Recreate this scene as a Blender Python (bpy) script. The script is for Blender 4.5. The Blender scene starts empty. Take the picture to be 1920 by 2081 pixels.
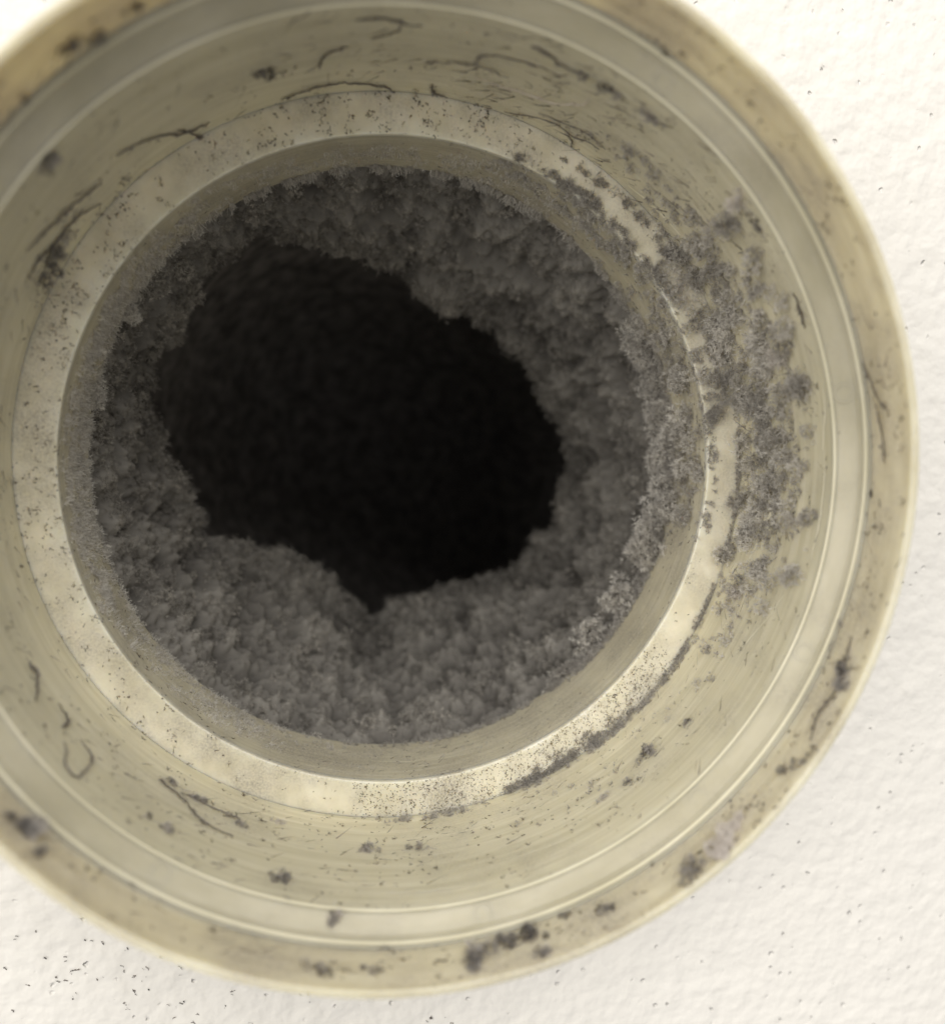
import bpy, math, random
import numpy as np
from mathutils import Matrix, Vector, noise

random.seed(7)
rng = np.random.default_rng(11)
MM = 0.001
PI = math.pi
scene = bpy.context.scene
C = scene.collection

# ------------------------------------------------------------------ camera
cam_data = bpy.data.cameras.new('camera')
cam = bpy.data.objects.new('camera', cam_data)
C.objects.link(cam)
scene.camera = cam
cam_data.sensor_fit = 'HORIZONTAL'
cam_data.sensor_width = 36.0
cam_data.lens = 36.0 * 1617.0 / 1920.0
cam_data.clip_start = 0.005
cam_data.clip_end = 20.0
_yaw, _pit = 0.1828, 0.115
_cy, _sy, _cp, _sp = math.cos(_yaw), math.sin(_yaw), math.cos(_pit), math.sin(_pit)
_R = np.array([[1, 0, 0], [0, _cp, -_sp], [0, _sp, _cp]]) @ np.array([[_cy, 0, -_sy], [0, 1, 0], [_sy, 0, _cy]])
_b = lambda v: Vector((v[0], v[2], -v[1]))
_r, _u, _f = _b(_R[0]), -_b(_R[1]), _b(_R[2])
_m = Matrix((_r, _u, -_f)).transposed().to_4x4()
_m.translation = Vector((-12.411 * MM, 0, 8.158 * MM))
cam.matrix_world = _m
cam_data.dof.use_dof = True
cam_data.dof.focus_distance = 0.130
cam_data.dof.aperture_fstop = cam_data.lens / 3.0

# ------------------------------------------------------------------ light
world = bpy.data.worlds.new('World')
scene.world = world
world.use_nodes = True
bg = world.node_tree.nodes['Background']
bg.inputs[0].default_value = (1.0, 0.98, 0.955, 1)
bg.inputs[1].default_value = 0.37


def lamp(name, loc, size, power, col):
    ld = bpy.data.lights.new(name, 'AREA')
    ld.shape = 'DISK'
    ld.size = size
    ld.energy = power
    ld.color = col
    o = bpy.data.objects.new(name, ld)
    C.objects.link(o)
    o.location = loc
    o.rotation_euler = (Vector((0, 0.11, 0)) - Vector(loc)).to_track_quat('-Z', 'Y').to_euler()
    return o


lamp('ceiling_lamp', (0.12, -0.84, 0.98), 1.1, 13.6, (1.0, 0.97, 0.92))
lamp('soft_lamp', (-0.80, -0.56, 0.16), 0.9, 6.4, (1.0, 0.96, 0.90))

scene.view_settings.view_transform = 'Standard'
scene.view_settings.look = 'None'
scene.view_settings.exposure = 0.1
scene.view_settings.gamma = 1.0
scene.cycles.use_denoising = True
scene.cycles.max_bounces = 10
scene.cycles.diffuse_bounces = 8
scene.cycles.transmission_bounces = 4

# ------------------------------------------------------------------ helpers


def tag(o, label=None, cat=None, group=None, kind=None):
    if label: o['label'] = label
    if cat: o['category'] = cat
    if group: o['group'] = group
    if kind: o['kind'] = kind
    return o


def link_mesh(name, me, mat, parent=None):
    o = bpy.data.objects.new(name, me)
    C.objects.link(o)
    me.materials.append(mat)
    if parent is not None:
        o.parent = parent
    return o


def grid_mesh(name, co, nu, nv, wrap_u=True, wrap_v=False):
    """co: (nu*nv,3) in mm, u major"""
    iu = np.arange(nu if wrap_u else nu - 1)
    iv = np.arange(nv if wrap_v else nv - 1)
    A, B = np.meshgrid(iu, iv, indexing='ij')
    A2, B2 = (A + 1) % nu, (B + 1) % nv
    q = np.stack([A * nv + B, A2 * nv + B, A2 * nv + B2, A * nv + B2], -1).reshape(-1, 4)
    me = bpy.data.meshes.new(name)
    me.vertices.add(len(co))
    me.vertices.foreach_set('co', (co * MM).astype(np.float32).ravel())
    me.loops.add(q.size)
    me.loops.foreach_set('vertex_index', q.astype(np.int32).ravel())
    me.polygons.add(len(q))
    me.polygons.foreach_set('loop_start', np.arange(0, q.size, 4, dtype=np.int32))
    me.update(calc_edges=True)
    me.validate()
    me.polygons.foreach_set('use_smooth', np.ones(len(me.polygons), dtype=bool))
    return me


def rounded(poly, rad):
    out = []
    n = len(poly)
    for i in range(n):
        p = np.array(poly[i], float)
        a = np.array(poly[i - 1], float) - p
        b = np.array(poly[(i + 1) % n], float) - p
        la, lb = np.hypot(*a), np.hypot(*b)
        r = min(rad[i] if isinstance(rad, (list, tuple)) else rad, la * .45, lb * .45)
        if r < 1e-6:
            out.append(p)
            continue
        s, e = p + a / la * r, p + b / lb * r
        for t in np.linspace(0, 1, 5):
            out.append((1 - t) ** 2 * s + 2 * t * (1 - t) * p + t * t * e)
    return np.array(out)


def lathe(name, poly, rad, mat, parent, seg=320, wob=0.0):
    pr = rounded(poly, rad)
    # subdivide long spans so faces stay compact
    pts = []
    for i in range(len(pr)):
        a, b = pr[i], pr[(i + 1) % len(pr)]
        k = max(1, int(np.hypot(*(b - a)) / 3.0))
        for j in range(k):
            pts.append(a + (b - a) * j / k)
    pr = np.array(pts)
    th = np.linspace(0, 2 * PI, seg, endpoint=False)
    nv = len(pr)
    T = np.repeat(th, nv)
    Rr = np.tile(pr[:, 0], seg) + wob * (np.sin(T * 2 + .7) + .5 * np.sin(T * 5 + 2) + .3 * np.sin(T * 11))
    Y = np.tile(pr[:, 1], seg)
    co = np.stack([Rr * np.cos(T), Y, Rr * np.sin(T)], -1)
    me = grid_mesh(name, co, seg, nv, True, True)
    me.set_sharp_from_angle(angle=math.radians(38))
    return link_mesh(name, me, mat, parent)


# open surfaces of the pipe, (radius, depth) in mm
P = [(60.9, 88.0), (59.9, 88.3), (59.6, 96.4), (56.6, 98.9), (56.6, 124.2), (50.7, 124.2), (50.6, 140.0)]
SURF = {'rim': 0, 'lip': 1, 'ledge': 2, 'socket': 3, 'ring': 4, 'bore': 5}


def surf(s, th, f):
    """theta in degrees, f along the surface -> position (mm), normal, tangent (arrays)"""
    i = SURF[s]
    th = np.radians(np.asarray(th, float))
    f = np.asarray(f, float)
    (r0, y0), (r1, y1) = P[i], P[i + 1]
    r, y = r0 + (r1 - r0) * f, y0 + (y1 - y0) * f
    c, sn = np.cos(th), np.sin(th)
    pos = np.stack([r * c, y, r * sn], -1)
    dr, dy = r1 - r0, y1 - y0
    l = math.hypot(dr, dy)
    nr, ny = -dy / l, dr / l        # towards the open air
    nrm = np.stack([nr * c, ny + 0 * c, nr * sn], -1)
    tan = np.stack([-sn, 0 * c, c], -1)
    return pos, nrm, tan


# ------------------------------------------------------------------ materials


def nodes_of(name):
    m = bpy.data.materials.new(name)
    m.use_nodes = True
    nt = m.node_tree
    return m, nt, nt.nodes, nt.links, nt.nodes['Principled BSDF']


def N(nt, kind, **kw):
    n = nt.nodes.new(kind)
    for k, v in kw.items():
        if k in n.inputs: n.inputs[k].default_value = v
        else: setattr(n, k, v)
    return n


def ramp(nt, src, p0, c0, p1, c1):
    r = nt.nodes.new('ShaderNodeValToRGB')
    e = r.color_ramp.elements
    e[0].position, e[1].position = p0, p1
    e[0].color, e[1].color = c0, c1
    nt.links.new(src, r.inputs[0])
    return r.outputs[0]


def g(v): return (v, v, v, 1)


def mixc(nt, fac, a, b, mode='MIX'):
    m = nt.nodes.new('ShaderNodeMix')
    m.data_type = 'RGBA'
    m.blend_type = mode
    for sock, v in ((m.inputs[0], fac), (m.inputs[6], a), (m.inputs[7], b)):
        if hasattr(v, 'links'): nt.links.new(v, sock)
        else: sock.default_value = v
    return m.outputs[2]


def plastic(name, base, dust, dust_thr, streak, sss=1.0, rough=.36):
    m, nt, nd, lk, bs = nodes_of(name)
    tc = N(nt, 'ShaderNodeTexCoord')
    mp = N(nt, 'ShaderNodeMapping')
    lk.new(tc.outputs['Object'], mp.inputs[0])
    mp.inputs['Scale'].default_value = streak
    n1 = N(nt, 'ShaderNodeTexNoise', Scale=1.0, Detail=6.0, Roughness=.62)
    lk.new(mp.outputs[0], n1.inputs['Vector'])
    n2 = N(nt, 'ShaderNodeTexNoise', Scale=95.0, Detail=4.0, Roughness=.6)
    lk.new(tc.outputs['Object'], n2.inputs['Vector'])
    n3 = N(nt, 'ShaderNodeTexNoise', Scale=2600.0, Detail=3.0, Roughness=.7)
    lk.new(tc.outputs['Object'], n3.inputs['Vector'])
    # moulding streaks of the plastic
    c = mixc(nt, ramp(nt, n1.outputs[0], .36, g(0), .66, g(1)), (base[0] * .88, base[1] * .87, base[2] * .83, 1),
             (min(base[0] * 1.06, .95), min(base[1] * 1.06, .95), min(base[2] * 1.08, .95), 1))
    # dust film, patchy
    pa = ramp(nt, n2.outputs[0], dust_thr, g(0), dust_thr + .3, g(1))
    gr = ramp(nt, n3.outputs[0], .40, g(.25), .68, g(1))
    mu = N(nt, 'ShaderNodeMath', operation='MULTIPLY')
    lk.new(pa, mu.inputs[0]); lk.new(gr, mu.inputs[1])
    mu2 = N(nt, 'ShaderNodeMath', operation='MULTIPLY')
    mu2.inputs[1].default_value = dust
    lk.new(mu.outputs[0], mu2.inputs[0])
    c = mixc(nt, mu2.outputs[0], c, (.24, .215, .195, 1))
    lk.new(c, bs.inputs['Base Color'])
    bs.inputs['Roughness'].default_value = rough
    bs.inputs['Specular IOR Level'].default_value = .45
    bs.inputs['Subsurface Weight'].default_value = sss
    bs.inputs['Subsurface Radius'].default_value = (1.0, .9, .68)
    bs.inputs['Subsurface Scale'].default_value = 0.0016
    bp = N(nt, 'ShaderNodeBump', Strength=.25, Distance=.0002)
    ad = N(nt, 'ShaderNodeMath', operation='ADD')
    lk.new(n1.outputs[0], ad.inputs[0]); lk.new(mu.outputs[0], ad.inputs[1])
    lk.new(ad.outputs[0], bp.inputs['Height'])
    lk.new(bp.outputs[0], bs.inputs['Normal'])
    return m


BASE = (.70, .658, .50)
m_rim = plastic('rim_plastic', (.65, .612, .482), .7, .40, (60, 700, 60))
m_rim.node_tree.nodes['Principled BSDF'].inputs['Subsurface Scale'].default_value = .0026
m_ledge = plastic('ledge_plastic', (.53, .495, .375), .5, .45, (70, 300, 70))
m_socket = plastic('socket_plastic', BASE, .5, .45, (45, 1100, 45))
m_mark = plastic('mark_plastic', (.54, .505, .385), .4, .45, (70, 300, 70), sss=0.0)
m_scuff = plastic('scuff_plastic', (.74, .70, .54), .1, .6, (70, 300, 70), sss=0.0)
m_ring = plastic('ring_plastic', (.85, .81, .67), .75, .40, (160, 160, 160))
m_bore = plastic('bore_plastic', (.62, .58, .445), .75, .36, (60, 1300, 60))


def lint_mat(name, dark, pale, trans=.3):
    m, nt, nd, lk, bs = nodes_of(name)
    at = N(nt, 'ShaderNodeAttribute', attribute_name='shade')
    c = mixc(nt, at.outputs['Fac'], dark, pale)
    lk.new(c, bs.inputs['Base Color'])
    bs.inputs['Roughness'].default_value = 1.0
    bs.inputs['Specular IOR Level'].default_value = 0.0
    if trans > 0:
        tr = N(nt, 'ShaderNodeBsdfTranslucent')
        lk.new(c, tr.inputs[0])
        mx = N(nt, 'ShaderNodeMixShader')
        mx.inputs[0].default_value = trans
        lk.new(bs.outputs[0], mx.inputs[1]); lk.new(tr.outputs[0], mx.inputs[2])
        lk.new(mx.outputs[0], nd['Material Output'].inputs[0])
    return m


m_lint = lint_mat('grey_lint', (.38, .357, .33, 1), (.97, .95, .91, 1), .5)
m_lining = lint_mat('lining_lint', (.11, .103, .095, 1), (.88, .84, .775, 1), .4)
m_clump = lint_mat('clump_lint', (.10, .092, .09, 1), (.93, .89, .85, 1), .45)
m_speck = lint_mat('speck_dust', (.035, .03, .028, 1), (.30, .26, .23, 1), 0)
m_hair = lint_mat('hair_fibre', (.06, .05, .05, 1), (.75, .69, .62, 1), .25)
m_duct, nt_, _, _, bs_ = nodes_of('dusty_duct')
n_ = N(nt_, 'ShaderNodeTexNoise', Scale=260.0, Detail=5.0)
tc_ = N(nt_, 'ShaderNodeTexCoord')
nt_.links.new(tc_.outputs['Object'], n_.inputs['Vector'])
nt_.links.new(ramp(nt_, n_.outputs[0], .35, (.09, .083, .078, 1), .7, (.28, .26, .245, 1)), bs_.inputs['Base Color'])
bs_.inputs['Roughness'].default_value = 1.0

# wall paint
m_wall, nt_, _, lk_, bs_ = nodes_of('wall_paint')
tc_ = N(nt_, 'ShaderNodeTexCoord')
no_ = N(nt_, 'ShaderNodeTexNoise', Scale=380.0, Detail=2.0, Roughness=.4)
lk_.new(tc_.outputs['Object'], no_.inputs['Vector'])
wq = N(nt_, 'ShaderNodeTexNoise', Scale=700.0, Detail=2.0)
lk_.new(tc_.outputs['Object'], wq.inputs['Vector'])
wadd = N(nt_, 'ShaderNodeVectorMath', operation='MULTIPLY_ADD')
lk_.new(wq.outputs['Color'], wadd.inputs[0])
wadd.inputs[1].default_value = (.0012, .0012, .0012)
lk_.new(tc_.outputs['Object'], wadd.inputs[2])
vo_ = N(nt_, 'ShaderNodeTexVoronoi', Scale=430.0)
lk_.new(wadd.outputs[0], vo_.inputs['Vector'])
pit = ramp(nt_, vo_.outputs['Distance'], .02, g(1), .22, g(0))
pit.node.color_ramp.interpolation = 'EASE'
sep = N(nt_, 'ShaderNodeSeparateColor')
lk_.new(vo_.outputs['Color'], sep.inputs[0])
sel = ramp(nt_, sep.outputs[0], .58, g(0), .95, g(1))
pm = N(nt_, 'ShaderNodeMath', operation='MULTIPLY')
lk_.new(pit, pm.inputs[0]); lk_.new(sel, pm.inputs[1])
lo_ = N(nt_, 'ShaderNodeTexNoise', Scale=22.0, Detail=3.0)
lk_.new(tc_.outputs['Object'], lo_.inputs['Vector'])
wc = mixc(nt_, lo_.outputs[0], (.87, .845, .795, 1), (.90, .878, .835, 1))
pf = N(nt_, 'ShaderNodeMath', operation='MULTIPLY')
lk_.new(pm.outputs[0], pf.inputs[0]); pf.inputs[1].default_value = .10
wc = mixc(nt_, pf.outputs[0], wc, (.42, .40, .38, 1))
lk_.new(wc, bs_.inputs['Base Color'])
bs_.inputs['Roughness'].default_value = .55
bs_.inputs['Specular IOR Level'].default_value = .3
b1 = N(nt_, 'ShaderNodeBump', Strength=.6, Distance=.0009)
lk_.new(no_.outputs[0], b1.inputs['Height'])
b2 = N(nt_, 'ShaderNodeBump', Strength=1.0, Distance=.00045, invert=True)
lk_.new(pm.outputs[0], b2.inputs['Height']); lk_.new(b1.outputs[0], b2.inputs['Normal'])
lk_.new(b2.outputs[0], bs_.inputs['Normal'])

# ------------------------------------------------------------------ the wall
WALL_Y = 128.0
rad = np.concatenate([np.arange(61.0, 140, .9), np.geomspace(140, 900, 24)])
SEG = 520
th = np.linspace(0, 2 * PI, SEG, endpoint=False)
T = np.repeat(th, len(rad)); Q = np.tile(rad, SEG)
wx, wz = Q * np.cos(T), Q * np.sin(T)
wy = np.full_like(wx, WALL_Y)
near = Q < 138
wy[near] -= np.array([noise.noise((x / 3.2, z / 3.2, 3.0)) * .12 + noise.noise((x / 9.0, z / 9.0, 8.0)) * .2
                      for x, z in zip(wx[near], wz[near])])
wall = link_mesh('wall', grid_mesh('wall', np.stack([wx, wy, wz], -1), SEG, len(rad)), m_wall)
tag(wall, kind='structure')

# ------------------------------------------------------------------ the pipe
pipe = bpy.data.objects.new('vent_pipe', None)
C.objects.link(pipe)
pipe.location = (0, 0, 0)
tag(pipe, 'yellowish beige plastic vent pipe with stepped flared mouth, sticking out of the white wall', 'pipe')

lathe('rim', [(60.95, 88.1), (60.8, 88.0), (59.95, 88.1), (59.6, 96.4), (60.95, 96.4)], [.15, .15, .3, .02, .02], m_rim, pipe, wob=.04)
lathe('ledge', [(60.3, 95.2), (59.68, 95.3), (58.95, 96.55), (58.75, 96.9), (56.95, 98.5), (56.4, 98.7), (56.45, 99.1), (57.2, 99.9), (60.88, 99.9), (60.88, 95.2)],
      [.05, .1, .3, .3, .2, .25, .2, .05, .05, .05], m_ledge, pipe, wob=.04)
lathe('socket', [(56.6, 98.9), (56.6, 124.5), (60.95, 124.5), (60.95, 98.9)], .03, m_socket, pipe, wob=.04)
lathe('stop_ring', [(60.85, 124.2), (50.65, 124.2), (50.65, 125.2), (60.85, 127.9)], [.03, .28, .03, .03], m_ring, pipe, wob=.06)
lathe('inner_pipe', [(50.66, 125.23), (50.6, 140.0), (52.4, 140.0), (52.4, 125.6)], [.03, .35, .3, .03], m_bore, pipe, wob=.05)
for name_, r_, y_, t_ in (('bead', 59.2, 95.95, .25), ('bead', 56.5, 98.75, .22)):
    q_ = np.linspace(0, 2 * PI, 9)[:-1]
    lathe(name_, [(r_ + t_ * math.cos(v), y_ + t_ * math.sin(v)) for v in q_], 0, m_scuff, pipe, wob=.07)
for a, f in ((11.7, .55), (-24.6, .55), (-49.5, .55), (-82.9, .55), (-125.2, .55), (106.1, .55), (59.3, .55), (154.0, .55), (-165.0, .55)):
    p, n, t = surf('ledge', a, f)
    t = Vector(t); n = Vector(n); b = n.cross(t)
    prof = rounded([(1.08, -.1), (1.14, .17), (1.32, .17), (1.42, -.1)], [0, .05, .05, 0])
    sg = 40
    A = np.repeat(np.linspace(0, 2 * PI, sg, endpoint=False), len(prof))
    rr, hh = np.tile(prof[:, 0], sg), np.tile(prof[:, 1], sg)
    co = p + np.outer(rr * np.cos(A), t) + np.outer(rr * np.sin(A), b) + np.outer(hh, n)
    me = grid_mesh('ejector_mark', co, sg, len(prof), True, True)
    link_mesh('ejector_mark', me, m_mark, pipe)

# the duct the pipe opens into
vv = np.linspace(0, 1, 90)
L1, RB = 55.0, 95.0                                  # straight run, then an elbow to the lower right
pathp, fwd, side = [], [], np.array([.86, 0, -.5])
for v in vv:
    l = v * (L1 + RB * 1.9)
    if l < L1:
        pathp.append([0, 140.7 + l, 0]); fwd.append([0, 1, 0])
    else:
        ph = (l - L1) / RB
        pathp.append(np.array([0, 140.7 + L1 + RB * math.sin(ph), 0]) + side * RB * (1 - math.cos(ph)))
        fwd.append(np.array([0, math.cos(ph), 0]) + side * math.sin(ph))
pathp, fwd = np.array(pathp), np.array(fwd)
up_ = np.cross(side, [0, 1, 0]); lat = np.cross(fwd, up_)
nd_ = 180
da = np.linspace(0, 2 * PI, nd_, endpoint=False)
ring_ = lambda r: pathp[None] + r * (np.cos(da)[:, None, None] * lat[None] + np.sin(da)[:, None, None] * up_[None])
inner = ring_(53.0)
far = (np.arange(len(vv)) > 21)
bump_ = np.array([[noise.fractal(Vector(p / 7.0), 1.0, 2.0, 3) * 2.0 + 1.5 if far[j] else 0 for j, p in enumerate(row)] for row in inner])
inner = inner + (pathp[None] - inner) / 53.0 * bump_[..., None]
inner[:, -1] = pathp[-1]
outer_ = ring_(54.6)[:, ::-1]
duct = link_mesh('duct', grid_mesh('duct', np.concatenate([inner, outer_], 1).reshape(-1, 3), nd_, 2 * len(vv), True, True), m_duct)
tag(duct, 'dark lint covered duct running back into the wall behind the pipe', 'duct')

# ------------------------------------------------------------------ lint geometry: soups of thin triangles


def unit(v): return v / np.maximum(np.linalg.norm(v, axis=-1, keepdims=True), 1e-9)


def spike(o, d, l, w, r):
    side = unit(np.cross(d, r.normal(size=3)))
    return [o - side * w, o + side * w, o + d * l]


def dendrite(r, n=13, barbs=4, spread=1.0, w=.06, flat=.15):
    tr = []
    for _ in range(n):
        d = r.normal(size=3); d[2] = abs(d[2]) * 1.0 + flat
        d[:2] *= spread
        d = d / np.linalg.norm(d)
        o = r.normal(size=3) * .12; o[2] = abs(o[2]) * .5
        l = r.uniform(.55, 1.0)
        tr.append(spike(o, d, l, w, r))
        for k in range(barbs):
            s = r.uniform(.3, .95)
            bd = d * .7 + r.normal(size=3) * .55
            bd /= np.linalg.norm(bd)
            tr.append(spike(o + d * l * s, bd, l * r.uniform(.2, .42), w * .7, r))
    return np.array(tr)


def fuzz(r, n=7):
    tr = []
    for _ in range(n):
        d = r.normal(size=3) * np.array([.5, .5, .4]); d[2] = abs(d[2]) + .55
        d /= np.linalg.norm(d)
        o = r.normal(size=3) * np.array([.45, .45, .02])
        tr.append(spike(o, d, r.uniform(.5, 1), .07, r))
        bd = d + r.normal(size=3) * .6
        tr.append(spike(o + d * .4, bd / np.linalg.norm(bd), .4, .06, r))
    return np.array(tr)


def speck(r, n=6):
    tr = []
    for _ in range(n):
        a = r.uniform(0, 2 * PI)
        d = np.array([math.cos(a), math.sin(a) * .6, r.uniform(.05, .45)])
        tr.append(spike(np.array([r.normal() * .3, r.normal() * .15, .05]), d / np.linalg.norm(d), r.uniform(.4, 1), .22, r))
    return np.array(tr)


vr = np.random.default_rng(3)
LIB = {
    'dendrite': [dendrite(vr) for _ in range(12)],
    'small': [dendrite(vr, 8, 2, 1.0, .075) for _ in range(12)],
    'hang': [dendrite(vr, 7, 4, .35, .07, .8) for _ in range(8)],
    'wisp': [dendrite(vr, 6, 3, .9, .05) for _ in range(12)],
    'puff': [dendrite(vr, 8, 2, .9, .065) for _ in range(16)],
    'fuzz': [fuzz(vr) for _ in range(12)],
    'stray': [np.array([spike(np.zeros(3), unit(np.array([1.0, .25 * vr.normal(), .08])), 1.0, .025, vr)]) for _ in range(6)],
    'speck': [speck(vr) for _ in range(14)],
}


class Soup:
    def __init__(s): s.t, s.h = [], []

    def add(s, kind, pos, nrm, tan, size, shade, stretch=1.0):
        """instances of one kind of tuft, one per row of pos"""
        pos = np.atleast_2d(pos); n = len(pos)
        if n == 0: return
        nrm = unit(np.broadcast_to(nrm, pos.shape)); tan = np.broadcast_to(tan, pos.shape)
        tan = unit(tan - nrm * (tan * nrm).sum(-1, keepdims=True))
        bi = np.cross(nrm, tan)
        a = rng.uniform(0, 2 * PI, n) if stretch == 1.0 else rng.normal(0, .35, n)
        ca, sa = np.cos(a)[:, None], np.sin(a)[:, None]
        x, y = tan * ca + bi * sa, bi * ca - tan * sa
        size = np.broadcast_to(size, (n,)); shade = np.broadcast_to(shade, (n,))
        var = rng.integers(0, len(LIB[kind]), n)
        for k, base in enumerate(LIB[kind]):
            i = np.where(var == k)[0]
            if not len(i): continue
            M = np.stack([x[i] * stretch, y[i], nrm[i]], 1) * size[i][:, None, None]
            w = np.einsum('tvc,icd->itvd', base, M) + pos[i][:, None, None, :]
            s.t.append(w.reshape(-1, 3, 3))
            # tips a little paler than roots: crevice shade put into the fibre colour
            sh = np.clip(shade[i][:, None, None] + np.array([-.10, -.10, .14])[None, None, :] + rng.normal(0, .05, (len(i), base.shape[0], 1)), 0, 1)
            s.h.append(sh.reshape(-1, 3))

    def build(s, name, mat, parent=None):
        t = np.concatenate(s.t); h = np.concatenate(s.h)
        n = len(t)
        me = bpy.data.meshes.new(name)
        me.vertices.add(n * 3)
        me.vertices.foreach_set('co', (t * MM).astype(np.float32).ravel())
        me.loops.add(n * 3)
        me.loops.foreach_set('vertex_index', np.arange(n * 3, dtype=np.int32))
        me.polygons.add(n)
        me.polygons.foreach_set('loop_start', np.arange(0, n * 3, 3, dtype=np.int32))
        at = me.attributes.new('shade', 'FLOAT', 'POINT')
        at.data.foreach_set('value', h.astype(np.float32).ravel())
        me.update(calc_edges=True)
        return link_mesh(name, me, mat, parent)


def nmask(pos, scale, thr, seed=0.0):
    v = np.array([noise.fractal(Vector((p[0] / scale + seed, p[1] / scale, p[2] / scale)), 1.0, 2.0, 3) for p in pos])
    return v + rng.normal(0, .13, len(v)) > thr


BARE = [(surf('ring', a, f)[0], r) for a, f, r in
        ((24.5, .80, 1.5), (51, .55, 1.3), (48.5, .58, 1.5), (46, .62, 1.6), (43, .66, 1.4), (40.5, .7, .9), (9, .35, 1.3), (6, .38, 1.5), (3, .4, 1.5), (0, .42, 1.6), (-3, .45, 1.7))]


def lump(sp, c, r, n, h0, h1, squash=1.0, kind='small', t=(.35, .6)):
    d = unit(rng.normal(size=(n, 3)))
    lob = np.array([noise.noise(Vector(q * 1.8 + c)) for q in d])
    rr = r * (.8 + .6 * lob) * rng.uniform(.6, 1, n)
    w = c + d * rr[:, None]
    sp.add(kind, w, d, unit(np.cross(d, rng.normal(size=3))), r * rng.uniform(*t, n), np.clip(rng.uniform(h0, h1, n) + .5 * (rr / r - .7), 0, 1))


def lumps(sp, s, a0, a1, f0, f1, count, r0, r1, h0, h1, up=.5, dens=34, mask=None):
    a = rng.uniform(a0, a1, count); f = rng.uniform(f0, f1, count)
    pos, nrm, tan = surf(s, a, f)
    k = np.ones(count, bool)
    for c, rr in BARE: k &= np.linalg.norm(pos - c, axis=1) > rr + .5
    u = np.abs((a - (a0 + a1) / 2) / ((a1 - a0) / 2))
    v = np.abs((f - (f0 + f1) / 2) / ((f1 - f0) / 2))
    v = np.where((f > .5) & (f1 >= .97) | (f < .5) & (f0 <= .03), 0, v)
    mk = mask or (3.0, -.9)
    k &= nmask(pos, mk[0], mk[1] + .6 * np.maximum(u, v) ** 2, mk[2] if len(mk) > 2 else 0)
    for p, n in zip(pos[k], nrm[k]):
        r = r0 + (r1 - r0) * rng.uniform(0, 1) ** 1.6
        hh = rng.uniform(h0, h1 - .15)
        lump(sp, p + n * r * up, r, int(dens * (.6 + .4 * r)), hh, hh + .25)


def patch(sp, s, a0, a1, f0, f1, n, r0, r1, kind, h0, h1, mask=None, lift=0.0, lean=None, stretch=1.0, edge='soft'):
    a = rng.uniform(a0, a1, n)
    f = rng.uniform(f0, f1, n)
    pos, nrm, tan = surf(s, a, f)
    u = np.abs((a - (a0 + a1) / 2) / ((a1 - a0) / 2))
    v = np.abs((f - (f0 + f1) / 2) / ((f1 - f0) / 2))
    v = np.where((f > .5) & (f1 >= .97) | (f < .5) & (f0 <= .03), 0, v)
    er = .55 * np.maximum(u, v) ** 2.5 if edge == 'soft' else 0 * u
    mk = mask or (3.0, -.9)
    k = nmask(pos, mk[0], mk[1] + er, mk[2] if len(mk) > 2 else 0)
    pos, nrm, tan = pos[k], nrm[k], tan[k]
    for c, rr in BARE:
        k = np.linalg.norm(pos - c, axis=1) > rr * rng.uniform(.85, 1.15, len(pos))
        pos, nrm, tan = pos[k], nrm[k], tan[k]
    m = len(pos)
    if m == 0: return
    nn = nrm + rng.normal(0, .25, (m, 3))
    if lean is not None: nn = nn + np.array(lean)
    pos = pos + nrm * (rng.uniform(0, 1, (m, 1)) * lift)
    sp.add(kind, pos, nn, tan, rng.uniform(r0, r1, m), rng.uniform(h0, h1, m), stretch)


# ------------------------------------------------------------------ lint lining in the duct
HOLE = [(-176, 164, 40.3), (-165, 166, 38.8), (-157, 168, 36.9), (-148, 170, 32.1), (-133, 174, 27.6), (-117, 177, 27.4),
        (-102, 181, 31.9), (-93, 182, 35.4), (-79, 184, 33.1), (-61, 186, 33.7), (-47, 186, 39.0), (-36, 186, 41.8), (-23, 184, 44.3),
        (-10, 183, 42.6), (7, 180, 41.2), (22, 176, 37.8), (36, 173, 35.0), (50, 170, 33.7), (65, 166, 32.3), (78, 163, 32.6),
        (89, 161, 36.4), (98, 160, 39.7), (106, 159, 41.0), (115, 158, 45.0), (122, 158, 47.8), (130, 158, 47.9), (140, 158, 47.0),
        (149, 159, 45.7), (159, 160, 44.1), (170, 161, 43.3)]
ha = np.array([h[0] for h in HOLE], float); hy = np.array([h[1] for h in HOLE], float); hr = np.array([h[2] for h in HOLE], float)
NU, NV = 1150, 180
tha = np.linspace(-180, 180, NU, endpoint=False)
Yh, Rh = np.interp(tha, ha, hy, period=360), np.interp(tha, ha, hr, period=360)
tt = np.linspace(0, 1, NV)
TH = np.radians(np.repeat(tha, NV)); TT = np.tile(tt, NU)
YH, RH = np.repeat(Yh, NV), np.repeat(Rh, NV) + 1.1
s_ = np.clip((TT - .06) / .74, 0, 1)
R0 = 50.6
Rb = R0 + (RH - R0) * (s_ ** 1.15)
Rb = np.where(TT < .06, 52.6 + (R0 - 52.6) * (TT / .06), Rb)
end = np.clip((TT - .8) / .2, 0, 1)
Rb = Rb + (52.8 - RH) * end ** 2
Yb = 142.2 + (YH - 142.2) * np.clip(TT / .8, 0, 1) + 9 * end
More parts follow.
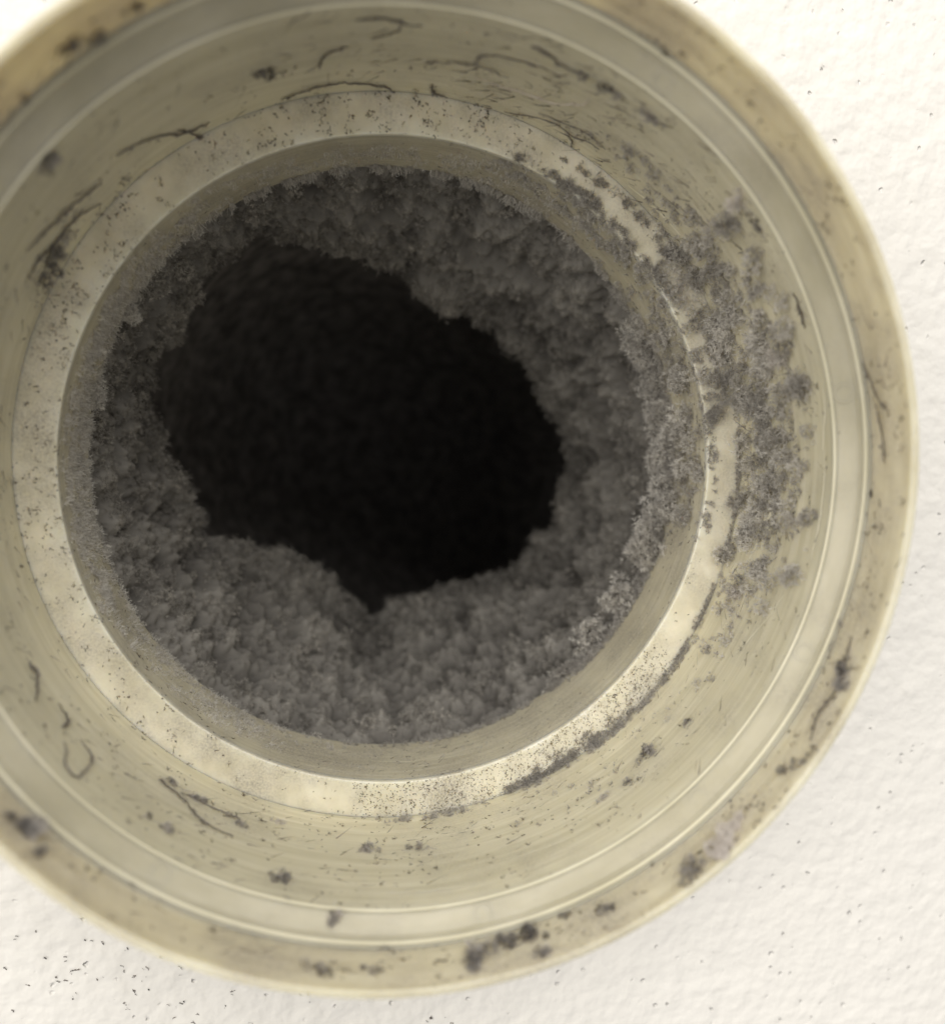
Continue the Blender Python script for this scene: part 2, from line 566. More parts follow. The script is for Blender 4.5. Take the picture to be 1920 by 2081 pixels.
# layered rolls of lint with furrows between them
dth = np.degrees(TH)
wav = .05 * np.sin(TH * 3 + 1) + .04 * np.sin(TH * 7)
lower = np.exp(-((dth + 90) / 45) ** 2)
fur = np.exp(-((TT - .40 - wav) / .07) ** 2) * (1.0 - .8 * lower) + .7 * np.exp(-((TT - .62 + wav) / .045) ** 2) * np.exp(-((dth - 70) / 50) ** 2)
Rb = Rb + 3.0 * fur * np.clip((52.5 - Rb) / 3, .25, 1)
Rb = np.minimum(Rb, 52.6)
base_p = np.stack([Rb * np.cos(TH), Yb, Rb * np.sin(TH)], -1)


def bulb(p, sc):
    d = noise.voronoi(Vector((p[0] / sc, p[1] / sc, p[2] / sc)))[0]
    return 1.0 - min(1.0, d[0] * 1.35) ** 1.5


disp = np.array([3.2 * w_ * (bulb(p + 90, 12.0) - .55) + 1.9 * (bulb(p, 6.0) - .5) + 1.5 * (bulb(p, 3.0) - .5) + 1.0 * (bulb(p + 40, 1.6) - .5) + 1.0 * noise.fractal(Vector((p[0] / 6, p[1] / 6, p[2] / 6)), 1.0, 2.0, 2)
                 for p, w_ in zip(base_p, np.clip((TT - .25) / .4, .15, 1))])
disp *= np.clip(TT / .05, .25, 1) * np.clip((1 - TT) / .05, .0, 1)
lin_p = base_p.copy()
inward = np.stack([-np.cos(TH), 0 * TH - .25, -np.sin(TH)], -1)
lin_p += inward * disp[:, None]
me = grid_mesh('lint_lining', lin_p, NU, NV)
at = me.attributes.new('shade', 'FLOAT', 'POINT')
at.data.foreach_set('value', np.clip(.30 + .10 * disp, 0.02, .8).astype(np.float32))  # darker where the surface sinks, recess shade painted into the lint colour
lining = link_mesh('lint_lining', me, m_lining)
tag(lining, 'thick soft grey lint lining the inside of the duct with a ragged dark hole', 'lint', kind='stuff')
nrm = np.zeros(len(me.vertices) * 3, np.float32)
me.vertices.foreach_get('normal', nrm)
nrm = nrm.reshape(-1, 3).astype(float)
flip = (nrm * inward).sum(-1) < 0
nrm[flip] *= -1
sp = Soup()
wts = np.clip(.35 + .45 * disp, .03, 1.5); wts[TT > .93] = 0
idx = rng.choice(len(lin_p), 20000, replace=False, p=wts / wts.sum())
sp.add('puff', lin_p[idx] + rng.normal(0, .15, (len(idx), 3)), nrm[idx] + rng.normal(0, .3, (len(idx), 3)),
       np.array([0, 1., 0]), rng.uniform(.3, .75, len(idx)), np.clip(.40 + .16 * disp[idx] + rng.normal(0, .08, len(idx)), .03, .8))  # tufts in hollows toned darker too, painted recess shade plus random variation
for k_ in rng.choice(len(lin_p), 1000, replace=False, p=np.where((TT > .03) & (TT < .86), 1.0, 0) / np.sum((TT > .03) & (TT < .86))):
    r_ = .6 + 1.5 * rng.uniform(0, 1) ** 2
    hh_ = rng.uniform(.15, .65)
    lump(sp, lin_p[k_] + nrm[k_] * r_ * .45, r_, int(14 + 10 * r_), hh_, hh_ + .2, kind='puff', t=(.3, .55))
ed = np.where((TT > .68) & (TT < .9))[0]
idx = rng.choice(ed, 2600, replace=False)
sp.add('wisp', lin_p[idx], nrm[idx] + rng.normal(0, .4, (len(idx), 3)), np.array([0, 1., 0]), rng.uniform(.8, 2.2, len(idx)), rng.uniform(.2, .6, len(idx)))
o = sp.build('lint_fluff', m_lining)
tag(o, 'loose fluffy fibres standing off the lint lining inside the duct', 'lint', kind='stuff')

# ------------------------------------------------------------------ lint on the mouth of the pipe
sp = Soup()
D, S, F, H = 'dendrite', 'small', 'fuzz', 'hang'
# socket wall, right side: broad fluffy band beside the stop ring
patch(sp, 'socket', -20, 40, .25, 1.0, 1200, .7, 1.5, S, .15, .62, (3.5, -.12))
patch(sp, 'socket', -10, 32, .38, .85, 420, 1.0, 1.9, D, .35, .75, (3.0, .0, 4.))
patch(sp, 'socket', 25, 62, .45, .78, 420, .6, 1.4, S, .12, .55, (2.6, .02, 9.))
patch(sp, 'socket', 28, 50, .70, 1.0, 380, .7, 1.4, S, .2, .6, (3., .0, 2.))
patch(sp, 'socket', -34, -8, .45, .98, 260, .7, 1.3, S, .3, .65, (3., .05, 2.))
patch(sp, 'socket', -62, -24, .93, 1.0, 420, .5, 1.1, S, .08, .45, (4., -.15, 5.))
patch(sp, 'socket', -98, -58, .92, 1.0, 260, .5, 1.1, S, .15, .55, (4., .0, 6.))
patch(sp, 'socket', -75, -35, .35, .9, 260, .4, 1.0, S, .1, .5, (3., .22, 7.))
patch(sp, 'socket', 128, 160, .55, 1.0, 240, .4, .9, S, .15, .5, (4., .12, 7.))
# stop ring
patch(sp, 'ring', 6, 34, .05, .95, 380, .6, 1.3, S, .2, .6, (3., -.05, 1.))
patch(sp, 'ring', 34, 64, .12, .45, 420, .5, 1.1, S, .08, .45, (2.4, .0, 3.))
patch(sp, 'ring', 32, 72, .72, 1.0, 520, .6, 1.3, S, .1, .55, (2.6, -.12, 3.))
patch(sp, 'ring', 60, 88, .3, .9, 130, .3, .7, S, .05, .4, (2.5, .1, 3.))
patch(sp, 'ring', -14, 8, .70, 1.0, 190, .5, 1.1, S, .2, .6, (3., -.05, 3.))
patch(sp, 'ring', -16, 8, .0, .12, 150, .5, 1.0, S, .2, .5)
patch(sp, 'ring', -76, -40, .0, .55, 700, .3, .85, S, .04, .4, (3.0, .02, 12.))
patch(sp, 'ring', -76, -48, .0, .22, 420, .4, 1.0, S, .04, .4, (3.5, -.15, 12.))
patch(sp, 'ring', -40, -18, .0, .12, 160, .4, .9, S, .15, .45, (3.5, -.05, 12.))
patch(sp, 'ring', 140, 168, .1, .9, 170, .3, .8, S, .15, .5, (3.0, .15, 12.))
# inner pipe wall
patch(sp, 'bore', -16, 42, .0, 1.0, 800, .6, 1.3, S, .15, .6, (3.2, -.1, 2.), lean=(0, -.4, 0))
patch(sp, 'bore', -16, 40, .75, 1.0, 420, .9, 1.7, D, .3, .7, (3.2, -.1, 3.), lean=(0, -.3, 0))
patch(sp, 'bore', 40, 74, .0, .55, 700, .5, 1.1, S, .15, .6, (3.2, -.1, 3.), lean=(0, -.5, 0))
patch(sp, 'bore', 44, 128, .2, 1.0, 3000, .3, .8, F, .4, .95, (4, -.2, 3.))
patch(sp, 'bore', 40, 132, .90, 1.0, 900, .5, 1.7, H, .35, .75, (2.6, -.05, 5.), lean=(0, .25, 0))
patch(sp, 'bore', 124, 205, .12, 1.0, 5600, .35, 1.1, F, .3, 1.0, (2.2, -.15, 3.), lean=(0, -.3, 0))
patch(sp, 'bore', 128, 204, .35, 1.0, 1100, .5, 1.4, S, .35, .95, (4, -.3, 3.), lean=(0, -.3, 0))
patch(sp, 'bore', 200, 250, .25, 1.0, 1800, .35, .9, F, .4, .95, (3.5, -.18, 4.), lean=(0, -.3, 0))
patch(sp, 'bore', 205, 262, .45, 1.0, 480, .45, 1.0, S, .35, .7, (3.0, -.02, 4.), lean=(0, -.2, 0))
patch(sp, 'bore', 250, 300, .1, 1.0, 500, .2, .5, F, .2, .6, (3.0, .0, 4.))
patch(sp, 'bore', 258, 312, .90, 1.0, 620, .4, 1.0, S, .06, .5, (3.0, -.22, 4.), lean=(0, -.2, 0))
patch(sp, 'bore', 308, 346, .80, 1.0, 520, .6, 1.3, S, .08, .5, lean=(0, -.3, 0))
lumps(sp, 'socket', -22, 40, .12, .98, 560, .4, 1.9, .05, .95, up=.75, mask=(3.0, -.2, 0))
lumps(sp, 'socket', 25, 58, .52, .78, 70, .4, .9, .2, .6)
lumps(sp, 'socket', -40, -9, .45, .98, 90, .25, 1.1, .05, .8, up=.6, mask=(2.6, .0, 4.))
lumps(sp, 'socket', -80, -30, .4, .9, 70, .2, .7, .05, .7, up=.5, mask=(2.6, .1, 4.))
lumps(sp, 'ring', 4, 40, .0, 1.0, 160, .3, 1.4, .05, .9)
lumps(sp, 'ring', 36, 66, .82, 1.0, 60, .4, .9, .15, .6)
lumps(sp, 'ring', 36, 62, .15, .4, 50, .4, .8, .1, .5)
lumps(sp, 'ring', -74, -46, .0, .3, 70, .3, .8, .05, .45, mask=(3.5, -.1, 2.))
lumps(sp, 'socket', -75, -28, .94, 1.0, 60, .3, .8, .1, .5, mask=(4, -.1, 2.))
lumps(sp, 'socket', -97, -75, .93, 1.0, 36, .3, .7, .2, .55, mask=(4, -.05, 2.))
lumps(sp, 'bore', -14, 32, .1, .98, 200, .5, 2.1, .05, .95, up=.85, mask=(2.6, -.2, 2.))
lumps(sp, 'bore', -18, 32, .82, 1.05, 130, .8, 2.2, .2, .9, up=1.25)
lumps(sp, 'bore', 26, 60, .0, .4, 80, .5, 1.1, .25, .7)
lumps(sp, 'bore', 30, 46, .75, 1.0, 26, .4, .9, .35, .7)
lumps(sp, 'bore', -56, -16, .9, 1.05, 60, .5, 1.2, .1, .5)
lumps(sp, 'bore', 60, 125, .95, 1.02, 46, .3, .7, .4, .75, mask=(2.6, -.05, 5.))
lumps(sp, 'bore', 136, 204, .5, 1.0, 110, .3, 1.1, .5, 1.0, mask=(2.6, -.05, 2.))
lumps(sp, 'bore', 204, 262, .35, 1.0, 60, .3, .8, .4, .8, mask=(2.6, .0, 2.))
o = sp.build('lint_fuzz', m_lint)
tag(o, 'grey fuzzy lint grown over the step and right side of the pipe mouth', 'lint', kind='stuff')

# dust specks on the plastic
sp = Soup()
patch(sp, 'ring', -180, 180, 0, 1, 1800, .06, .32, 'speck', 0, .9, (3., .18, 3.), edge='hard')
patch(sp, 'ring', -100, -35, 0, 1, 1700, .08, .28, 'speck', 0, .4, edge='soft')
patch(sp, 'ring', 60, 130, 0, 1, 900, .06, .42, 'speck', 0, .8, (2.6, .1, 4.))
patch(sp, 'ring', 60, 130, 0, 1, 90, .3, .8, 'wisp', .1, .8, (2.6, .15, 4.))
patch(sp, 'ring', 120, 250, 0, 1, 1500, .06, .42, 'speck', .1, .9, (2.4, .08, 3.))
patch(sp, 'ring', 120, 250, 0, 1, 160, .3, .8, 'wisp', .1, .7, (2.4, .12, 3.))
patch(sp, 'lip', -175, 175, 0, 1, 420, .3, 1.0, 'wisp', .1, .9, (5., .15, 5.), stretch=1.3, edge='hard')
patch(sp, 'socket', -170, -25, 0, 1, 520, .25, .8, 'wisp', .1, .9, (4., .12, 5.), stretch=1.3)
patch(sp, 'socket', 30, 170, 0, 1, 320, .25, .8, 'wisp', .2, .9, (4., .18, 5.), stretch=1.3)
patch(sp, 'socket', -180, 180, 0, 1, 2600, .06, .30, 'speck', 0, .8, (4., .16, 3.), stretch=1.8, edge='hard')
patch(sp, 'socket', -120, -30, .1, 1, 1500, .06, .34, 'speck', 0, .8, (3., .12, 3.), stretch=1.8)
patch(sp, 'lip', -180, 180, 0, 1, 1500, .08, .4, 'speck', 0, .9, (4., .18, 3.), stretch=1.6, edge='hard')
patch(sp, 'lip', -110, 0, 0, 1, 420, .15, .6, 'speck', 0, .5, (4., .1, 8.), stretch=1.6)
patch(sp, 'ledge', -180, 180, 0, 1, 160, .12, .35, 'speck', 0, .6, (5., .1, 3.), stretch=1.6, edge='hard')
patch(sp, 'bore', -180, 180, 0, 1, 900, .12, .3, 'speck', 0, .5, stretch=1.8, edge='hard')
patch(sp, 'socket', -180, 180, .02, .98, 1500, .6, 3.2, 'stray', .2, 1.0, (6., .05, 5.), stretch=1.01, edge='hard')
patch(sp, 'socket', 20, 110, .02, .98, 800, .8, 3.5, 'stray', .1, .9, (6., .0, 5.), stretch=1.01)
patch(sp, 'lip', -180, 180, .02, .98, 520, .8, 3.0, 'stray', .2, 1.0, (6., .05, 5.), stretch=1.01, edge='hard')
patch(sp, 'bore', -130, -40, .02, .98, 420, .5, 2.0, 'stray', .2, .9, (6., -.1, 5.), stretch=1.01)
patch(sp, 'socket', -110, 110, .1, .98, 1300, .05, .22, 'speck', .1, .9, (3., .05, 3.), stretch=1.5)
o = sp.build('dust_specks', m_speck)
tag(o, 'dark dust specks and short fibres sprinkled over the beige plastic', 'dust', kind='stuff')

# specks on the wall
sp = Soup()
n = 3200
a = np.radians(rng.uniform(-175, 55, n)); q = rng.uniform(62, 135, n)
wgt = np.where((np.degrees(a) < -84), .85, .03)
k = rng.uniform(0, 1, n) < wgt
pos = np.stack([q * np.cos(a), np.full(n, WALL_Y - .05), q * np.sin(a)], -1)[k]
k2 = nmask(pos, 6.0, -.05, 5.)
pos = pos[k2]
pos = np.concatenate([pos, pos[rng.integers(0, len(pos), len(pos) // 2)] + rng.normal(0, .5, (len(pos) // 2, 3)) * np.array([1, 0, 1])])
sp.add('speck', pos, np.array([0, -1., 0]), np.array([.7, 0, -.7]), np.where(np.degrees(np.arctan2(pos[:, 2], pos[:, 0])) < -80, rng.uniform(.12, .42, len(pos)), rng.uniform(.08, .24, len(pos))),
       rng.uniform(0, .6, len(pos)), 1.4)
o = sp.build('wall_specks', m_speck)
tag(o, 'tiny dark lint specks stuck to the white painted wall', 'dust', kind='stuff')

# ------------------------------------------------------------------ single lint clumps


def clump(s, a, f, size, n, h, label, group='lint clumps stuck to the pipe', rot=0.0, tuft=(.6, 1.4), kind='wisp', lean=0.0, lift=.35, name='lint_clump', mat=None):
    """size = (along the rim, across, height) in mm"""
    p, nr, tn = surf(s, a, f)
    bi = np.cross(nr, tn)
    ca, sa = math.cos(math.radians(rot)), math.sin(math.radians(rot))
    x, y = tn * ca + bi * sa, bi * ca - tn * sa
    z = unit(nr + np.array([0, -lean, 0]))
    sp = Soup()
    if mat is None:
        L = rng.integers(5, 9)
        for _ in range(L):
            u = np.clip(rng.normal(0, .55, 3), -1.1, 1.1)
            c = p + x * size[0] * u[0] + y * size[1] * u[1] + z * size[2] * .35 * abs(u[2])
            r = rng.uniform(.22, .55) * min(size[0], size[1] * 1.4)
            hh = rng.uniform(h[0], h[1])
            lump(sp, c + z * r * .4, r, int(n * .22) + 10, hh, hh + .2, kind='wisp', t=(.5, 1.25))
        k = 14
        q = rng.normal(0, .6, (k, 2))
        c = p + q[:, :1] * size[0] * x + q[:, 1:] * size[1] * y + .15 * z
        sp.add('stray', c, z + rng.normal(0, .3, (k, 3)), x, rng.uniform(.5, 1.1, k) * size[0], np.clip(rng.uniform(h[0], h[1], k) + .1, 0, 1), 1.01)
    else:
        d = unit(rng.normal(size=(n, 3)))
        lob = np.array([noise.noise(Vector((q[0] * 1.9 + a, q[1] * 1.9 + f * 9, q[2] * 1.9))) for q in d])
        r = (.7 + .8 * lob) * rng.uniform(.6, 1, n)
        loc = d * r[:, None]
        w = loc[:, :1] * x * size[0] + loc[:, 1:2] * y * size[1] + (loc[:, 2:] * size[2] + size[2] * lift) * z
        nn = d[:, :1] * x + d[:, 1:2] * y + d[:, 2:] * z
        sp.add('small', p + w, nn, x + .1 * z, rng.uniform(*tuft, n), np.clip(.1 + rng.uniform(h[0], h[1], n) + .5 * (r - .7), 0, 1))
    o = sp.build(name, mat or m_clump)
    # origin at the clump's foot
    c = Vector(p * MM)
    o.data.transform(Matrix.Translation(-c)); o.location = c
    return tag(o, label, 'lint clump', group)


G = 'lint clumps stuck to the pipe'
clump('lip', -50.3, .22, (3.2, 1.6, 1.5), 260, (.85, 1.0), 'pinkish white lint flake on the lower right rim edge', rot=12, tuft=(.5, .9))
clump('lip', -79.1, .58, (3.1, 1.4, 1.3), 160, (.0, .25), 'long dark lint clump at the bottom of the rim, right of two', rot=8)
clump('lip', -85.0, .45, (2.0, 1.8, 1.5), 90, (.05, .45), 'ragged dark lint clump at the bottom of the rim, left of the longer one')
clump('lip', -77.0, .16, (1.2, .8, 1.0), 45, (.0, .6), 'small dark lint tuft with white tip on the bottom rim edge')
clump('lip', -141.3, .56, (2.6, 1.4, 1.9), 170, (.1, .8), 'large fluffy grey lint clump on the lower left rim', rot=35, tuft=(.7, 1.4))
clump('lip', -138.6, .30, (1.8, .7, 1.2), 50, (.1, .5), 'dark lint tail trailing under the large clump at lower left', rot=60)
clump('lip', -104.2, .33, (1.5, .9, 1.0), 60, (.0, .4), 'dark lint knot on the bottom rim, left of a stretched grey strand')
clump('lip', -99.0, .39, (2.2, .5, .6), 60, (.05, .4), 'stretched grey lint strand flat on the bottom rim')
clump('socket', 109.9, .51, (1.6, 1.4, 1.2), 60, (.05, .75), 'blurred lint tuft with pale foot high on the upper left socket wall')
clump('socket', 41.5, .12, (1.7, 1.5, 1.3), 70, (.45, 1.0), 'white fluffy lint tuft with dark end near the upper right lip')
clump('socket', 37.3, .10, (2.3, .7, .9), 70, (.0, .3), 'dark pointed lint streak below the white tuft at upper right')
clump('socket', 64.6, .18, (3.6, .9, 1.1), 110, (.02, .45), 'long dark lint streak along the upper right lip edge')
clump('socket', 57.0, .17, (1.9, .8, 1.0), 60, (.1, .9), 'short dark lint streak with white fibres on the upper right lip edge')
clump('socket', 18.4, .40, (1.7, 1.5, 2.2), 80, (.6, 1.0), 'bright white lint tuft beyond the lint covered right wall')
clump('socket', -109.9, .19, (1.5, 1.0, 1.2), 60, (.02, .4), 'dark lint knot with short legs on the lower socket wall')
clump('ledge', -102.7, .80, (1.2, .9, 1.6), 55, (.15, .8), 'grey lint tuft with pale tail hanging over the bottom ledge')
clump('socket', -127.3, .23, (2.6, .7, .9), 70, (.15, .85), 'pale ended lint streak on the lower left socket wall')
clump('socket', -117.0, .62, (1.0, .9, 1.0), 45, (.2, .6), 'round grey lint tuft at the end of the forked strand')
clump('socket', -126.0, .66, (3.4, .7, .9), 110, (.15, .65), 'long fuzzy grey lint strand on the lower left socket wall', rot=-8)
clump('socket', -97.4, .58, (1.5, 1.0, 1.2), 60, (.25, .65), 'grey lint tuft on the bottom socket wall, left of a flatter one')
clump('socket', -89.6, .59, (2.0, .8, 1.1), 65, (.2, .65), 'flat grey lint tuft with side arms on the bottom socket wall')
clump('socket', -111.7, .77, (1.2, .6, .8), 45, (.55, .9), 'small pinkish lint tuft under the bright step at lower left')
clump('lip', -24.6, .36, (2.6, 1.3, 1.3), 80, (.0, .6), 'dark stringy lint clump on the right rim below the middle', rot=20)
clump('lip', -38.8, .29, (1.5, .9, 1.0), 55, (.0, .45), 'dark lint knot on the lower right rim above the white flake')
clump('lip', -36.0, .10, (1.6, .6, .8), 40, (.0, .35), 'thin dark lint strand at the very edge of the right rim')
clump('lip', -68.1, .51, (1.3, .7, .8), 40, (.0, .4), 'small dark lint dab on the bottom right rim')
clump('lip', -73.2, .75, (1.3, .5, .7), 35, (.0, .4), 'small dark lint dab by the ledge at the bottom right')
clump('socket', -50.4, .51, (2.1, 1.1, 1.2), 80, (.1, .55), 'wide grey lint tuft on the lower right socket wall')
clump('socket', -42.4, .42, (1.6, .7, 1.0), 55, (.1, .6), 'upright dark lint tuft on the right socket wall below the thick lint')
clump('socket', -55.3, .40, (1.3, .7, .9), 45, (.05, .5), 'dark lint tuft on the lower right socket wall, right of a paler one')
clump('socket', -60.5, .42, (1.9, .7, .9), 55, (.2, .65), 'pale grey lint tuft low on the socket wall near a round mark')
clump('lip', -56.5, .20, (2.6, 1.3, .5), 60, (.2, .5), 'flat brownish lint smear on the lower right rim')
clump('socket', 139.1, .06, (1.4, 1.2, 1.0), 50, (.1, .6), 'blurred grey lint tuft on the upper left ledge')
clump('lip', 128.7, .54, (1.2, .8, .9), 35, (.05, .4), 'blurred dark lint dab on the upper left rim, lowest of three')
clump('lip', 125.9, .72, (1.0, .7, .8), 30, (.05, .4), 'blurred dark lint dab on the upper left rim, middle of three')
clump('lip', 121.1, .62, (1.5, .7, .9), 35, (.05, .4), 'blurred dark lint dab on the upper left rim, highest of three')
clump('socket', 147.7, .78, (3.2, 1.8, 1.3), 150, (.05, .6), 'tangled dark lint mat on the left socket wall beside the bright step', rot=15)
clump('socket', -20.0, .72, (2.2, 1.6, 1.4), 90, (.25, .7), 'grey lint tuft on the right socket wall beside the bare step')
G2 = 'fluffy lint lumps on the inner pipe edge'
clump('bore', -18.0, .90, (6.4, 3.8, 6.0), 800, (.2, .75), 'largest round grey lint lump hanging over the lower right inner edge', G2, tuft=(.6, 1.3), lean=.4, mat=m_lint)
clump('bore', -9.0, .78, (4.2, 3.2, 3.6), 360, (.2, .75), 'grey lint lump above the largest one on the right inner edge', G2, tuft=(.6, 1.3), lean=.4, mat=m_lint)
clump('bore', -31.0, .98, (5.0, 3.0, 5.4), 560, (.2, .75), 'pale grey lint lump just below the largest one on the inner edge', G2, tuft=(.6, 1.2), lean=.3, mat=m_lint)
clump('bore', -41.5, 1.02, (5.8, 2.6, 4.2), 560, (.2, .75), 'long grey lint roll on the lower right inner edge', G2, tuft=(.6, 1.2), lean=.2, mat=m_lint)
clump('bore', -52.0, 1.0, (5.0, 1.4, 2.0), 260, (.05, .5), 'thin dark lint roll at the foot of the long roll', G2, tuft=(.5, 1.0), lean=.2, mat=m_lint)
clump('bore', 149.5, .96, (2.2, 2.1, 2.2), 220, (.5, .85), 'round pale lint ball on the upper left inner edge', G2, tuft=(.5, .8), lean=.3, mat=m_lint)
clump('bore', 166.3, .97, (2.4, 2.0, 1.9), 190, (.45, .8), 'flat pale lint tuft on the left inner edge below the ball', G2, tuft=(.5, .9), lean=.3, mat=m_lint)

# ------------------------------------------------------------------ hairs and loose fibres


def noise_pick(p):
    return np.array([noise.noise(Vector(q / 1.6)) for q in p]) > .05


def hair(s, pts, r, h, label, name='hair', lift=.18, fz=0):
    """pts: (theta, f) control points on a pipe surface"""
    q = np.array(pts, float)
    n = len(q)
    e = np.vstack([2 * q[0] - q[1], q, 2 * q[-1] - q[-2]])
    out = []
    for i in range(n - 1):
        p0, p1, p2, p3 = e[i], e[i + 1], e[i + 2], e[i + 3]
        for t in np.linspace(0, 1, 12, endpoint=False):
            out.append(.5 * ((2 * p1) + (-p0 + p2) * t + (2 * p0 - 5 * p1 + 4 * p2 - p3) * t * t + (-p0 + 3 * p1 - 3 * p2 + p3) * t ** 3))
    out.append(q[-1])
    q = np.array(out)
    m = len(q)
    q[:, 0] += np.cumsum(rng.normal(0, .09, m)); q[:, 1] += np.cumsum(rng.normal(0, .006, m))
    r *= .58
    pos, nr, tn = surf(s, q[:, 0], np.clip(q[:, 1], 0.01, .99))
    pos = pos + nr * (lift + np.abs(np.cumsum(rng.normal(0, .02, m))))[:, None]
    d = unit(np.gradient(pos, axis=0))
    sd = unit(np.cross(d, nr)); up = np.cross(sd, d)
    rad_ = r * (.45 + .55 * np.sin(np.linspace(.12, PI - .12, m))) * rng.uniform(.75, 1.25, m)
    K = 5
    A = np.linspace(0, 2 * PI, K, endpoint=False)
    co = pos[:, None, :] + rad_[:, None, None] * (np.cos(A)[None, :, None] * sd[:, None, :] + np.sin(A)[None, :, None] * up[:, None, :])
    off = np.cumsum(rng.normal(0, .07, (m, 2)), 0)
    off -= off[m // 2]
    p2 = pos + off[:, :1] * sd + .06 * nr
    co2 = p2[:, None, :] + .5 * rad_[:, None, None] * (np.cos(A)[None, :, None] * sd[:, None, :] + np.sin(A)[None, :, None] * up[:, None, :])
    co = np.concatenate([co, co2], 1)
    a0, a1 = co[:-1], co[1:]
    ix = np.r_[1:K, 0, K + 1:2 * K, K]
    b0, b1 = a0[:, ix], a1[:, ix]
    tri = np.concatenate([np.stack([a0, b0, b1], 2).reshape(-1, 3, 3), np.stack([a0, b1, a1], 2).reshape(-1, 3, 3)])
    sp = Soup()
    sp.t.append(tri); h = h + .10
    sp.h.append(np.full((len(tri), 3), h))
    nf = m * 2                                  # lint caught along the fibre
    i = rng.integers(2, m - 2, nf)
    i = i[noise_pick(pos[i])]
    sp.add('wisp', pos[i] + rng.normal(0, .07, (len(i), 3)), sd[i] * rng.choice([-1, 1], (len(i), 1)) + .6 * nr[i], d[i],
           rng.uniform(.25, .7, len(i)), np.clip(h + rng.uniform(0, .35, len(i)), 0, 1))
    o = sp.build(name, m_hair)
    c = Vector(pos[0] * MM)
    o.data.transform(Matrix.Translation(-c)); o.location = c
    return tag(o, label, 'fibre', 'loose fibres clinging to the pipe')


hair('socket', [(97.9, .14), (94.4, .16), (89.6, .2)], .2, .1, 'thick dark fibre at the very top under the lip')
hair('socket', [(92.0, .18), (92.5, .27), (95.5, .33)], .15, .15, 'short side branch of the thick dark fibre at the top')
hair('socket', [(102.3, .63), (101.3, .49), (97.9, .39)], .2, .12, 'short bent dark fibre on the upper socket wall')
hair('socket', [(108.1, .94), (104.2, .85), (98.7, .84), (93.8, .88), (91.0, .98)], .2, .12, 'long dark fibre arching just above the top of the bright step')
hair('socket', [(86.0, .83), (85.5, .93), (83.0, .97)], .16, .15, 'short hooked dark fibre at the top right end of the arched fibre')
hair('socket', [(132.1, .55), (126.6, .66), (122.5, .8), (118.6, .84)], .22, .14, 'ragged dark fibre on the upper left socket wall')
hair('socket', [(123.5, .76), (121.5, .93), (121.0, .99)], .2, .1, 'short dark spur touching the bright step at upper left')
hair('socket', [(149.1, .44), (143.3, .54), (139.4, .57), (136., .6)], .2, .2, 'grey fibre on the left socket wall above the tangled mat')
hair('socket', [(152., .62), (147., .66), (142., .72), (138., .80)], .22, .12, 'dark wavy fibre through the tangled mat at the left')
hair('socket', [(81.6, .52), (79.8, .34), (74.0, .28), (70., .30)], .14, .2, 'thin dark curved fibre on the upper socket wall, right of the top')
hair('socket', [(88, .58), (82., .5), (76., .56)], .12, .2, 'thin straight dark fibre on the upper socket wall')
hair('socket', [(75.5, .15), (72., .17), (68.2, .19)], .2, .1, 'dark fibre leading into the long streak on the upper right lip')
hair('socket', [(74.6, .95), (67.8, .83), (64.2, .85), (59.7, .83)], .13, .12, 'thin branching dark fibre beside the step at upper right')
hair('socket', [(64.2, .85), (62.4, .97)], .12, .1, 'short dark twig of the branching fibre at upper right')
hair('socket', [(70., .78), (64.0, .70), (58.0, .68)], .11, .15, 'hair thin dark fibre running beside the branching fibre')
hair('socket', [(26.8, .08), (24.5, .07), (22.2, .05)], .2, .05, 'short black fibre on the right lip edge')
hair('socket', [(81.0, .63), (75.5, .61), (69.8, .58), (66.8, .46), (66.7, .34)], .12, 1.0, 'pale cream fibre curling up on the upper right socket wall')
hair('socket', [(-144.8, .26), (-142.9, .14), (-140.8, .16), (-140.2, .28), (-141.9, .36), (-143.2, .37)], .17, .2, 'dark fibre curled in a loop on the lower left socket wall')
hair('socket', [(-155.6, .48), (-152.9, .44), (-150.3, .26)], .24, .1, 'thick dark fibre on the left socket wall above the loop')
hair('socket', [(-148.5, .48), (-146.0, .44), (-145.6, .36)], .2, .12, 'short dark bent fibre between the loop and the bright step')
hair('socket', [(-130.6, .63), (-127.0, .6), (-123.1, .5), (-118.1, .45)], .17, .15, 'dark forked strand under the long fuzzy strand at lower left')
hair('socket', [(-127, .64), (-122, .66), (-117.5, .64)], .14, .2, 'thin grey strand leading to the round tuft at lower left')
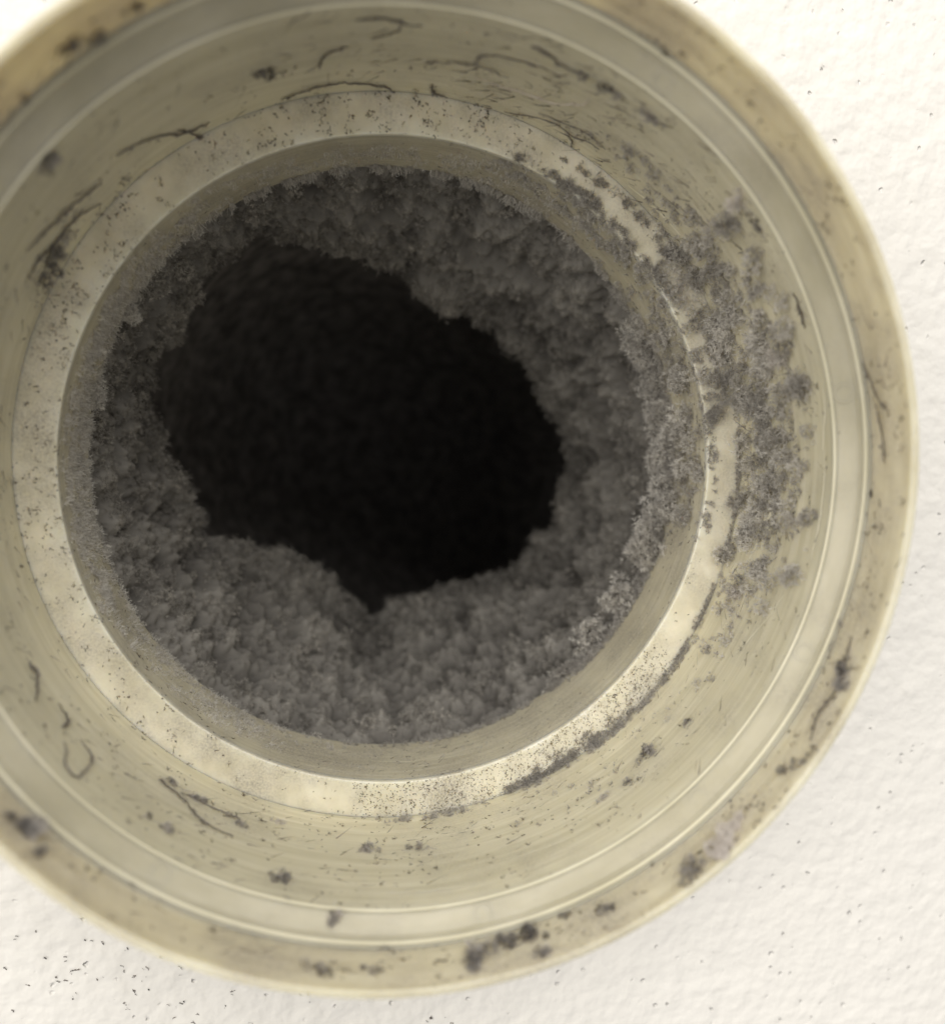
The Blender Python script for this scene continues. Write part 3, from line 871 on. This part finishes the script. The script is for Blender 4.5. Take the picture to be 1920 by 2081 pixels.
hair('lip', [(15.5, .85), (10.7, .62), (8.1, .38)], .14, .1, 'thin dark curved fibre on the right rim')
hair('lip', [(11.0, .72), (5.9, .57), (2.9, .55)], .12, .12, 'thin dark straight fibre on the right rim below the curved one')
hair('lip', [(-20, .5), (-26., .35), (-31, .42), (-34, .25)], .16, .1, 'wavy dark fibre on the lower right rim')
hair('socket', [(-1.5, .62), (-8.0, .70), (-12.0, .82)], .12, .8, 'pale straight fibre bridging the lint on the right wall')


# pale scuffs and moulding burrs in the plastic, parts of the pipe
def scuff(s, a0, f0, a1, f1, w, parent=pipe):
    n = 24
    u = np.linspace(0, 1, n)
    a = a0 + (a1 - a0) * u + np.cumsum(rng.normal(0, .03, n)); f = f0 + (f1 - f0) * u + np.cumsum(rng.normal(0, .002, n))
    pos, nr, tn = surf(s, a, np.clip(f, .005, .995))
    d = unit(np.gradient(pos, axis=0)); sd = np.cross(d, nr)
    ww = w * np.sin(np.linspace(.05, PI - .05, n)) ** .7 * rng.uniform(.7, 1.2, n)
    co = np.stack([pos - sd * ww[:, None] - nr * .03, pos + nr * (.04 + .35 * ww[:, None]), pos + sd * ww[:, None] - nr * .03], 1).reshape(-1, 3)
    link_mesh('scuff_mark', grid_mesh('scuff_mark', co, n, 3, False, False), m_scuff, parent)


for q in (('socket', -12.5, .78, -5.0, .53, .6), ('socket', -16.5, .74, -8.0, .60, .12), ('bore', -97, .52, -86, .46, .16), ('bore', -86, .45, -76, .38, .16),
          ('bore', -66, .35, -52, .25, .14), ('bore', -60, .5, -50, .45, .1), ('socket', -52, .70, -40, .62, .12), ('socket', -46, .78, -41, .70, .1),
          ('socket', -34, .55, -24, .35, .12), ('socket', -64, .52, -52, .40, .12), ('socket', -70, .60, -60, .56, .1), ('socket', -28, .42, -18, .25, .1),
          ('socket', -78, .3, -66, .24, .16), ('socket', -100, .16, -84, .14, .16), ('socket', 40, .86, 52, .93, .22), ('socket', 4, .1, 14, .06, .14), ('socket', -12, .1, 2, .08, .14)):
    scuff(*q)
